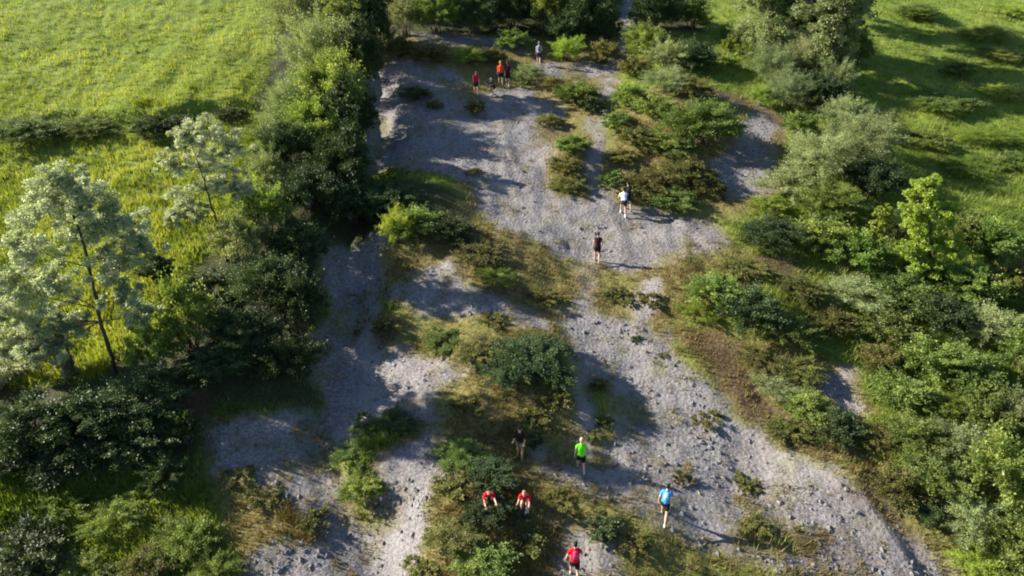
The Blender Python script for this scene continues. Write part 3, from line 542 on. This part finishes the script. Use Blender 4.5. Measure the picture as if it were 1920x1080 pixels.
CENTRE = [
 (905, 472, 90, 34, 'olive', 'bright green tussock bush on the dry grass below the scree'), (930, 515, 80, 28, 'lime', 'lower bright green tussock bush on the dry grass'), (870, 455, 50, 36, 'dark', 'small dark bush left of the bright tussocks'),
 (830, 635, 80, 60, 'scrub', 'green bush at the upper left of the central mound'), (925, 600, 60, 36, 'olive', 'yellowish bush at the top of the central mound'), (900, 655, 90, 56, 'olive', 'olive bush on the left flank of the central mound'), (990, 665, 130, 96, 'dark', 'dark rounded bush crowning the central mound'), (945, 690, 100, 70, 'dark', 'dark bush filling the left hollow of the central mound'), (1040, 700, 80, 80, 'dark', 'dark bush at the right end of the central mound'),
 (1050, 750, 60, 60, 'olive', 'olive bush below the right end of the central mound'), (720, 610, 56, 46, 'olive', 'lone low bush right of the blue-shaded path'), (870, 760, 70, 50, 'olive', 'yellow-green bush below the central mound, left'), (1010, 640, 70, 40, 'olive', 'low olive bush behind the crown of the central mound'),
 (690, 800, 70, 60, 'scrub', 'upper bush of the clump between the two lower gullies'), (740, 790, 80, 50, 'dark', 'dark bush right of the clump between the lower gullies'), (665, 850, 80, 70, 'scrub', 'middle bush of the clump between the lower gullies'), (680, 910, 80, 80, 'scrub', 'lowest bush of the clump between the lower gullies'),
 (865, 850, 100, 58, 'scrub', 'green bush left of the dark-capped person'), (915, 888, 100, 44, 'dark', 'dark bush left of the sunlit sitting person'), (850, 910, 80, 60, 'olive', 'olive bush left of the red-shirted pair'), (1010, 800, 60, 50, 'olive', 'olive bush behind the dark-capped person'), (1005, 825, 40, 50, 'dark', 'small dark bush at the right hand of the dark-capped person'), (1000, 770, 60, 40, 'olive', 'low olive bush below the dark crown of the mound'),
 (850, 1000, 100, 70, 'olive', 'olive bush below the red-shirted pair, left'), (900, 1040, 120, 80, 'scrub', 'green bush at the bottom edge left of the lowest walker'), (990, 1010, 80, 60, 'olive', 'olive bush left of the lowest walker'), (1050, 930, 60, 50, 'olive', 'yellowish bush right of the sunlit sitting person in red'), (1130, 985, 80, 60, 'dark', 'dark bush up-slope of the lowest walker'),
 (1185, 1020, 70, 34, 'olive', 'low olive bush right of the lowest walker'), (960, 960, 60, 46, 'dark', 'dark bush below the red-shirted pair'), (800, 1065, 80, 50, 'olive', 'olive bush at the bottom edge by the gully mouth'),
 (910, 950, 90, 64, 'dark', 'low dark bush in front of the shaded red-shirted person'),
 (1415, 985, 64, 44, 'olive', 'lone olive bush on the lower scree beside a long shadow'), (1195, 635, 28, 18, 'dark', 'tiny dark bush alone on the upper main scree'), (1243, 663, 24, 16, 'olive', 'tiny bush right of the dark one on the main scree'), (1125, 720, 40, 40, 'olive', 'low bush between the two worn tracks'), (1135, 790, 40, 34, 'olive', 'low bush lower between the two worn tracks'), (1330, 780, 60, 30, 'olive', 'low brown bush in the shade of the mound on the main scree'),
 (1280, 895, 40, 40, 'olive', 'brown bush above the blue-shirted runner'), (450, 890, 60, 44, 'olive', 'yellowish bush in the shade of the lower left scree'), (500, 930, 70, 40, 'olive', 'low olive bush in the middle of the lower left scree'), (590, 975, 70, 44, 'olive', 'dull bush beside the lower gully bend'), (1220, 560, 50, 46, 'olive', 'low olive bush on the dry strip right of the trail'), (1160, 550, 60, 40, 'olive', 'low olive bush beside the vertical trail on the dry grass'),
 (890, 320, 34, 24, 'olive', 'small bush on the edge of the striped scree'), (1020, 555, 60, 26, 'olive', 'low bush right of the reddish earth patch'), (1110, 815, 40, 30, 'olive', 'small bush just above the green-shirted runner'), (1400, 905, 60, 40, 'olive', 'brownish low bush on the open lower scree'),
]
sd_ = 1000
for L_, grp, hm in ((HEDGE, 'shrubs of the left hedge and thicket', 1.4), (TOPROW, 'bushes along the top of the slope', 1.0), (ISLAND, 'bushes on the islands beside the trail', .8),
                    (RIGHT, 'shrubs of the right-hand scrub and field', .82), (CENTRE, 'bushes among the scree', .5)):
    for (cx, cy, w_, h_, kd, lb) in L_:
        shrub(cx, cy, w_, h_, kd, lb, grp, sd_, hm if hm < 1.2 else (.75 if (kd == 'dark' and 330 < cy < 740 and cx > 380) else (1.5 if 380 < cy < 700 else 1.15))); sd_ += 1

# ------------------------------------------------------------------ people
def cap_tube(pts, rad, ux=None, sides=12):
    """closed tube, rad = list of (rx, ry); ux = direction of rx"""
    pts = np.asarray(pts, float); m = len(pts); tg = np.gradient(pts, axis=0); tg /= np.linalg.norm(tg, axis=1, keepdims=True) + 1e-9
    ref = np.array([1.0, 0, 0]) if ux is None else np.asarray(ux, float)
    V = []; an = np.linspace(0, 2 * np.pi, sides, endpoint=False)
    rad = [(r, r) if np.isscalar(r) else r for r in rad]
    for p, t, (a, b) in zip(pts, tg, rad):
        rr = ref if abs(np.dot(ref, t)) < .95 else np.array([0, 1.0, 0])
        u = rr - t * np.dot(rr, t); u /= np.linalg.norm(u); w = np.cross(t, u)
        V.append(p + a * np.cos(an)[:, None] * u + b * np.sin(an)[:, None] * w)
    V = np.concatenate(V); F4 = []
    for i in range(m - 1):
        for j in range(sides):
            k = (j + 1) % sides; F4.append((i * sides + j, i * sides + k, (i + 1) * sides + k, (i + 1) * sides + j))
    caps = [tuple(range(sides))[::-1], tuple((m - 1) * sides + j for j in range(sides))]
    return V, F4, caps
def round_tube(pts, rad, ux=None, sides=12):
    """tube with rounded ends"""
    pts = np.asarray(pts, float); rad = [(r, r) if np.isscalar(r) else tuple(r) for r in rad]
    d0 = pts[0] - pts[1]; d0 /= np.linalg.norm(d0); d1 = pts[-1] - pts[-2]; d1 /= np.linalg.norm(d1)
    a, b = min(rad[0]), min(rad[-1])
    P = [pts[0] + d0 * a * .95, pts[0] + d0 * a * .6] + list(pts) + [pts[-1] + d1 * b * .6, pts[-1] + d1 * b * .95]
    f = lambda r, k: (r[0] * k, r[1] * k)
    return cap_tube(P, [f(rad[0], .3), f(rad[0], .8)] + rad + [f(rad[-1], .8), f(rad[-1], .3)], ux, sides)
def ellipsoid(c, r, n=12):
    z = np.linspace(-1, 1, n) * .98; c = np.asarray(c, float)
    return cap_tube([c + np.array([0, 0, q * r[2]]) for q in z], [(r[0] * math.sqrt(1 - q * q), r[1] * math.sqrt(1 - q * q)) for q in z], (1, 0, 0), n)
def merge(parts):
    V, Fc, k = [], [], 0
    for v, f, c in parts:
        V.append(v); Fc += [tuple(i + k for i in q) for q in list(f) + list(c)]; k += len(v)
    me = bpy.data.meshes.new('shape'); me.from_pydata([tuple(p) for p in np.concatenate(V)], [], Fc); me.update(); return me
def fused(parts, vox, extra=None):
    me = merge(parts); o = bpy.data.objects.new('tmp', me); C.objects.link(o)
    md = o.modifiers.new('r', 'REMESH'); md.mode = 'VOXEL'; md.voxel_size = vox; md.use_smooth_shade = True
    sm = o.modifiers.new('s', 'SMOOTH'); sm.factor = .5; sm.iterations = 3
    dg = bpy.context.evaluated_depsgraph_get(); res = bpy.data.meshes.new_from_object(o.evaluated_get(dg), depsgraph=dg)
    bpy.data.objects.remove(o); bpy.data.meshes.remove(me)
    if extra:
        import bmesh
        ex = merge(extra); bm = bmesh.new(); bm.from_mesh(res); bm.from_mesh(ex); bm.to_mesh(res); bm.free(); bpy.data.meshes.remove(ex)
    res.polygons.foreach_set('use_smooth', np.ones(len(res.polygons), bool)); res.update(); return res
SKIN = {'light': plain('skin', (.50, .30, .21), .55, 8, .08, .35), 'tan': plain('tanned_skin', (.40, .22, .14), .55, 8, .08, .35)}
_fab = {}
def fab(col):
    if col not in _fab: _fab[col] = plain('cloth', col, .85, 40, .12, .15)
    return _fab[col]
def person(px, py, heading, label, shirt, shorts, hair=(.025, .018, .012), shoes=(.10, .10, .11), skin='light', lean=8, hip=(20, -15), knee=(15, 20), arm=(-20, 25), abd=(8, 8),
           elb=(30, 40), nod=0, height=1.75, sleeve=.55, short_len=.55, crouch_twist=0, pack=None, cap=None, leggings=None, sink=.02, socks=None):
    k = height / 1.92
    def rot(a): a = R(a); return np.array([0, math.sin(a), -math.cos(a)])
    pel = np.zeros(3); L = R(lean); up = np.array([0, math.sin(L), math.cos(L)]); fwd = np.array([0, math.cos(L), -math.sin(L)]); X = np.array([1.0, 0, 0])
    waist = pel + up * .16; chest = pel + up * .36; nb = pel + up * .52
    hl = R(lean * .45 - nod); hu = np.array([0, math.sin(hl), math.cos(hl)]); hf = np.array([0, math.cos(hl), -math.sin(hl)])
    neck = nb + hu * .06; hc = nb + hu * .185 + hf * .02
    body, sh, so, sho, fin, sk, leg_t = [], [], [], [], [], [], []
    body.append(round_tube([pel - up * .06, pel + up * .04, waist, chest, pel + up * .46, nb], [(.145, .10), (.165, .115), (.135, .095), (.165, .11), (.15, .09), (.065, .06)], X))
    body.append(round_tube([nb - up * .05, neck, nb + hu * .12], [.062, .055, .055], X))
    body.append(ellipsoid(hc + hu * .03, (.078, .096, .105))); body.append(ellipsoid(hc - hu * .055 + hf * .02, (.056, .066, .066)))
    body.append(round_tube([hc + hf * .085 + hu * .02, hc + hf * .115 - hu * .018], [.012, .017], X, 8))
    for s in (-1, 1): body.append(ellipsoid(hc + X * s * .08 - hf * .005, (.016, .024, .034), 8))
    sh.append(round_tube([pel - up * .03, pel + up * .05, waist, chest, pel + up * .455, nb - up * .015], [(.178, .130), (.182, .132), (.158, .118), (.183, .130), (.168, .108), (.082, .076)], X))
    so.append(round_tube([pel - up * .10, pel + up * .03, pel + up * .09], [(.172, .125), (.182, .132), (.165, .12)], X))
    feet = []
    for i, s in enumerate((-1, 1)):
        h0 = pel + X * s * .088 - up * .05; a = rot(hip[i]); kn = h0 + a * .43 + X * s * .015; b = rot(hip[i] - knee[i]); an = kn + b * .43
        body.append(round_tube([h0, h0 + a * .16, kn - a * .05, kn, kn + b * .12, kn + b * .28, an], [.088, .082, .058, .055, .057, .042, .036], X, 10))
        e = h0 + a * .43 * short_len
        so.append(round_tube([h0 - a * .02, h0 + a * .12, e], [.104, .104, .098], X, 10))
        if leggings: leg_t.append(round_tube([h0, h0 + a * .16, kn - a * .05, kn, kn + b * .12, kn + b * .30, an - b * .04], [.098, .094, .068, .065, .066, .052, .046], X, 10))
        pitch = hip[i] - knee[i]; fd = np.array([0, math.cos(R(pitch * .5)), math.sin(R(pitch * .5)) * .6 + .02]); fd /= np.linalg.norm(fd)
        heel = an - fd * .045 + b * .055; toe = an + fd * .175 + b * .06
        sho.append([]); sho[i].append(round_tube([heel, an + fd * .03 + b * .045, an + fd * .10 + b * .055, toe], [(.036, .040), (.043, .046), (.046, .036), (.036, .024)], X, 10))
        sho[i].append(round_tube([an + b * .03, an - b * .02], [.046, .044], X, 10))
        if socks: sk.append(round_tube([an, an - b * .10], [.043, .047], X, 10))
        body.append(round_tube([an, an + fd * .12 + b * .055], [.034, .026], X, 8))
        feet.append(heel[2] - .035); feet.append(toe[2] - .025)
        # arm, hand with five fingers
        s0 = pel + up * .455 + X * s * .175
        A = R(arm[i] + lean); a1 = np.array([s * math.sin(R(abd[i])), math.sin(A) * math.cos(R(abd[i])), -math.cos(A) * math.cos(R(abd[i]))]); el = s0 + a1 * .29
        B = A + R(elb[i]); a2 = np.array([s * math.sin(R(abd[i])) * .4 - s * .06, math.sin(B), -math.cos(B)]); a2 /= np.linalg.norm(a2); wr = el + a2 * .25
        body.append(round_tube([s0 - X * s * .04, s0 + a1 * .06, s0 + a1 * .2, el, el + a2 * .1, wr], [.055, .052, .042, .037, .038, .027], None, 10))
        e2 = s0 + a1 * .29 * sleeve
        sh.append(round_tube([s0 - X * s * .05, s0 + a1 * .04, e2], [.072, .066, .060], None, 10))
        n = np.cross(a2, X); n /= np.linalg.norm(n); pside = np.cross(n, a2)       # n: back-to-palm axis, pside: across the palm
        hd = wr + a2 * .085
        body.append(round_tube([wr, wr + a2 * .04, hd], [(.024, .026), (.036, .017), (.040, .015)], pside, 8))
        for q, ln in zip((-1.5, -.5, .5, 1.5), (.066, .076, .072, .056)):
            f0 = hd + pside * q * .019 - a2 * .012; c1 = a2 * .9 - n * .25 * s; c1 /= np.linalg.norm(c1); c2 = a2 * .5 - n * .85 * s; c2 /= np.linalg.norm(c2)
            fin.append(round_tube([f0, f0 + c1 * ln * .5, f0 + c1 * ln * .5 + c2 * ln * .3, f0 + c1 * ln * .4 + c2 * ln * .62], [.0095, .009, .0085, .007], pside, 6))
        tq = 1.0; t0 = wr + a2 * .035 + pside * tq * .030; td = a2 * .7 + pside * tq * .6 - n * .25 * s; td /= np.linalg.norm(td)
        fin.append(round_tube([t0, t0 + td * .032, t0 + td * .032 + (td * .6 + a2 * .4) * .03], [.012, .011, .009], pside, 6))
    z0 = min(feet)
    p, t = hit(px, py); root = bpy.data.objects.new('person', None); C.objects.link(root)
    root.location = p - Vector((0, 0, sink)); root.rotation_euler = (0, 0, R(heading)); root.scale = (k, k, k)
    off = Vector((0, 0, -z0))
    mid_y = .5 * (feet[0] * 0)                                                      # feet straddle the origin
    def put(nm, me, mat, par=root):
        me.transform(Matrix.Translation(off)); me.name = nm; o = add(nm, me, mat, par); return o
    bo = put('body', fused(body, .015, fin), SKIN[skin])
    put('shirt', fused(sh, .016), fab(shirt)); put('shorts', fused(so, .016), fab(shorts))
    for q in sho: put('shoe', fused(q, .014), fab(shoes))
    if leggings: put('leggings', fused(leg_t, .016), fab(leggings))
    for q in sk: put('sock', fused([q], .014), fab(socks))
    put('hair', fused([ellipsoid(hc + hu * .05 - hf * .022, (.087, .098, .098)), ellipsoid(hc - hu * .01 - hf * .045, (.074, .06, .08))], .014), fab(hair))
    for s in (-1, 1): put('eye', merge([ellipsoid(hc + hf * .088 + X * s * .031 + hu * .022, (.012, .009, .009), 6)]), fab((.03, .02, .02)), bo)
    if cap:
        put('cap', fused([ellipsoid(hc + hu * .075 - hf * .01, (.094, .108, .085)), round_tube([hc + hf * .07 + hu * .06, hc + hf * .165 + hu * .05], [(.075, .012), (.05, .010)], X)], .012), fab(cap))
    if pack:
        bk = -fwd
        put('running_pack', fused([round_tube([pel + up * .17 + bk * .13, pel + up * .3 + bk * .155, pel + up * .45 + bk * .125], [(.085, .035), (.105, .05), (.085, .035)], X)] +
            [round_tube([pel + up * .42 + bk * .12 + X * s * .07, pel + up * .50 + X * s * .085, pel + up * .40 - bk * .12 + X * s * .085, pel + up * .24 - bk * .115 + X * s * .09, pel + up * .2 + X * s * .15, pel + up * .22 + bk * .11 + X * s * .07], [(.022, .016)] * 6, None, 8) for s in (-1, 1)], .013), fab(pack))
    tag(root, label, 'person', 'runners and walkers on the slope'); return root

G = (.09, .09, .10)
person(893, 178, 185, 'person in a crimson shirt and black shorts, left of the top group', (.50, .012, .05), (.012, .012, .016), hair=(.10, .06, .04), lean=12, hip=(18, -8), knee=(22, 8), arm=(-6, 25), elb=(15, 50), shoes=(.2, .2, .2))
person(939, 160, 5, 'person in an orange-red shirt, between the crimson shirt and the dark runner', (.70, .06, .015), (.012, .012, .016), hair=(.55, .16, .07), lean=14, hip=(24, -16), knee=(26, 10), arm=(-14, 28))
person(952, 162, -8, 'person in a dark maroon top and black shorts, right of the top group', (.045, .010, .014), (.010, .010, .012), lean=6, hip=(10, -8), knee=(8, 8), arm=(-8, 12), elb=(20, 25), shoes=(.5, .5, .5), socks=(.7, .7, .7))
person(925, 177, 150, 'person in navy with a pale cap crouching in front of the top group', (.015, .022, .05), (.012, .014, .03), lean=42, hip=(88, 70), knee=(110, 118), arm=(35, 40), elb=(40, 45), nod=25, cap=(.7, .7, .68), shoes=(.65, .65, .65))
person(1010, 122, -5, 'person in a grey shirt and dark shorts walking alone at the top', (.22, .24, .30), (.02, .02, .03), hair=(.18, .14, .10), lean=9, hip=(20, -14), knee=(18, 14), arm=(-12, 20), pack=(.10, .11, .16), shoes=(.2, .2, .2))
person(1176, 393, 10, 'person in a black top climbing ahead of the white shirt', (.012, .013, .016), (.015, .015, .02), lean=16, hip=(28, -18), knee=(34, 14), arm=(-16, 8), elb=(30, 40), pack=(.03, .03, .035), height=1.70)
person(1168, 404, 0, 'person in a white shirt bending uphill right behind the black top', (.74, .70, .78), (.03, .03, .045), lean=46, hip=(42, -6), knee=(40, 16), arm=(-14, 10), elb=(20, 24), abd=(14, 12), short_len=.5, shoes=(.6, .55, .58), socks=(.7, .66, .7), height=1.70)
person(1119, 491, -4, 'person in a dark sleeveless top running alone on the middle gravel', (.035, .012, .016), (.010, .010, .012), lean=7, hip=(16, -12), knee=(14, 18), arm=(-14, 4), elb=(20, 30), sleeve=.15, shoes=(.18, .17, .17), abd=(14, 14), height=1.70)
person(975, 858, 172, 'person with a dark cap and black shirt standing at the bush, hands together', (.014, .012, .013), (.17, .12, .09), skin='tan', lean=14, hip=(12, -6), knee=(10, 6), arm=(20, 24), elb=(70, 75), abd=(10, 10), nod=20, cap=(.018, .018, .02), short_len=.6, height=1.64)
person(1088, 884, 2, 'person in a neon green shirt and black shorts running up the path', (.13, .66, .02), (.010, .010, .012), hair=(.42, .30, .20), lean=10, hip=(22, -18), knee=(16, 30), arm=(-20, 6), elb=(20, 30), abd=(14, 10), sleeve=.45, height=1.64)
person(1244, 972, -18, 'person in a bright blue shirt and black shorts striding by a long shadow', (.05, .24, .62), (.010, .010, .012), lean=14, hip=(30, -26), knee=(20, 16), arm=(-26, 10), elb=(20, 30), abd=(16, 10), pack=(.30, .50, .70), shoes=(.55, .55, .5), height=1.64)
person(986, 944, 168, 'person in a bright red shirt sitting on the ground, right of the shaded red shirt', (.50, .010, .018), (.02, .02, .022), hair=(.28, .17, .11), lean=34, hip=(126, 104), knee=(112, 88), arm=(8, 30), elb=(20, 48), abd=(10, 6), nod=-4, shoes=(.6, .6, .6), socks=(.7, .7, .7), sink=.10, height=1.62)
person(914, 934, 192, 'person in a red shirt half hidden in the bush shade', (.42, .010, .018), (.02, .02, .022), lean=42, hip=(124, 120), knee=(114, 112), arm=(26, 14), elb=(40, 30), abd=(6, 6), nod=10, sink=.14, height=1.65)
person(1076, 1084, 2, 'person in a red shirt and dark shorts, lowest on the slope', (.58, .008, .02), (.012, .012, .015), lean=11, hip=(20, -16), knee=(14, 26), arm=(-10, 6), elb=(18, 30), abd=(20, 12), pack=(.62, .05, .16), height=1.68, socks=(.75, .72, .72))
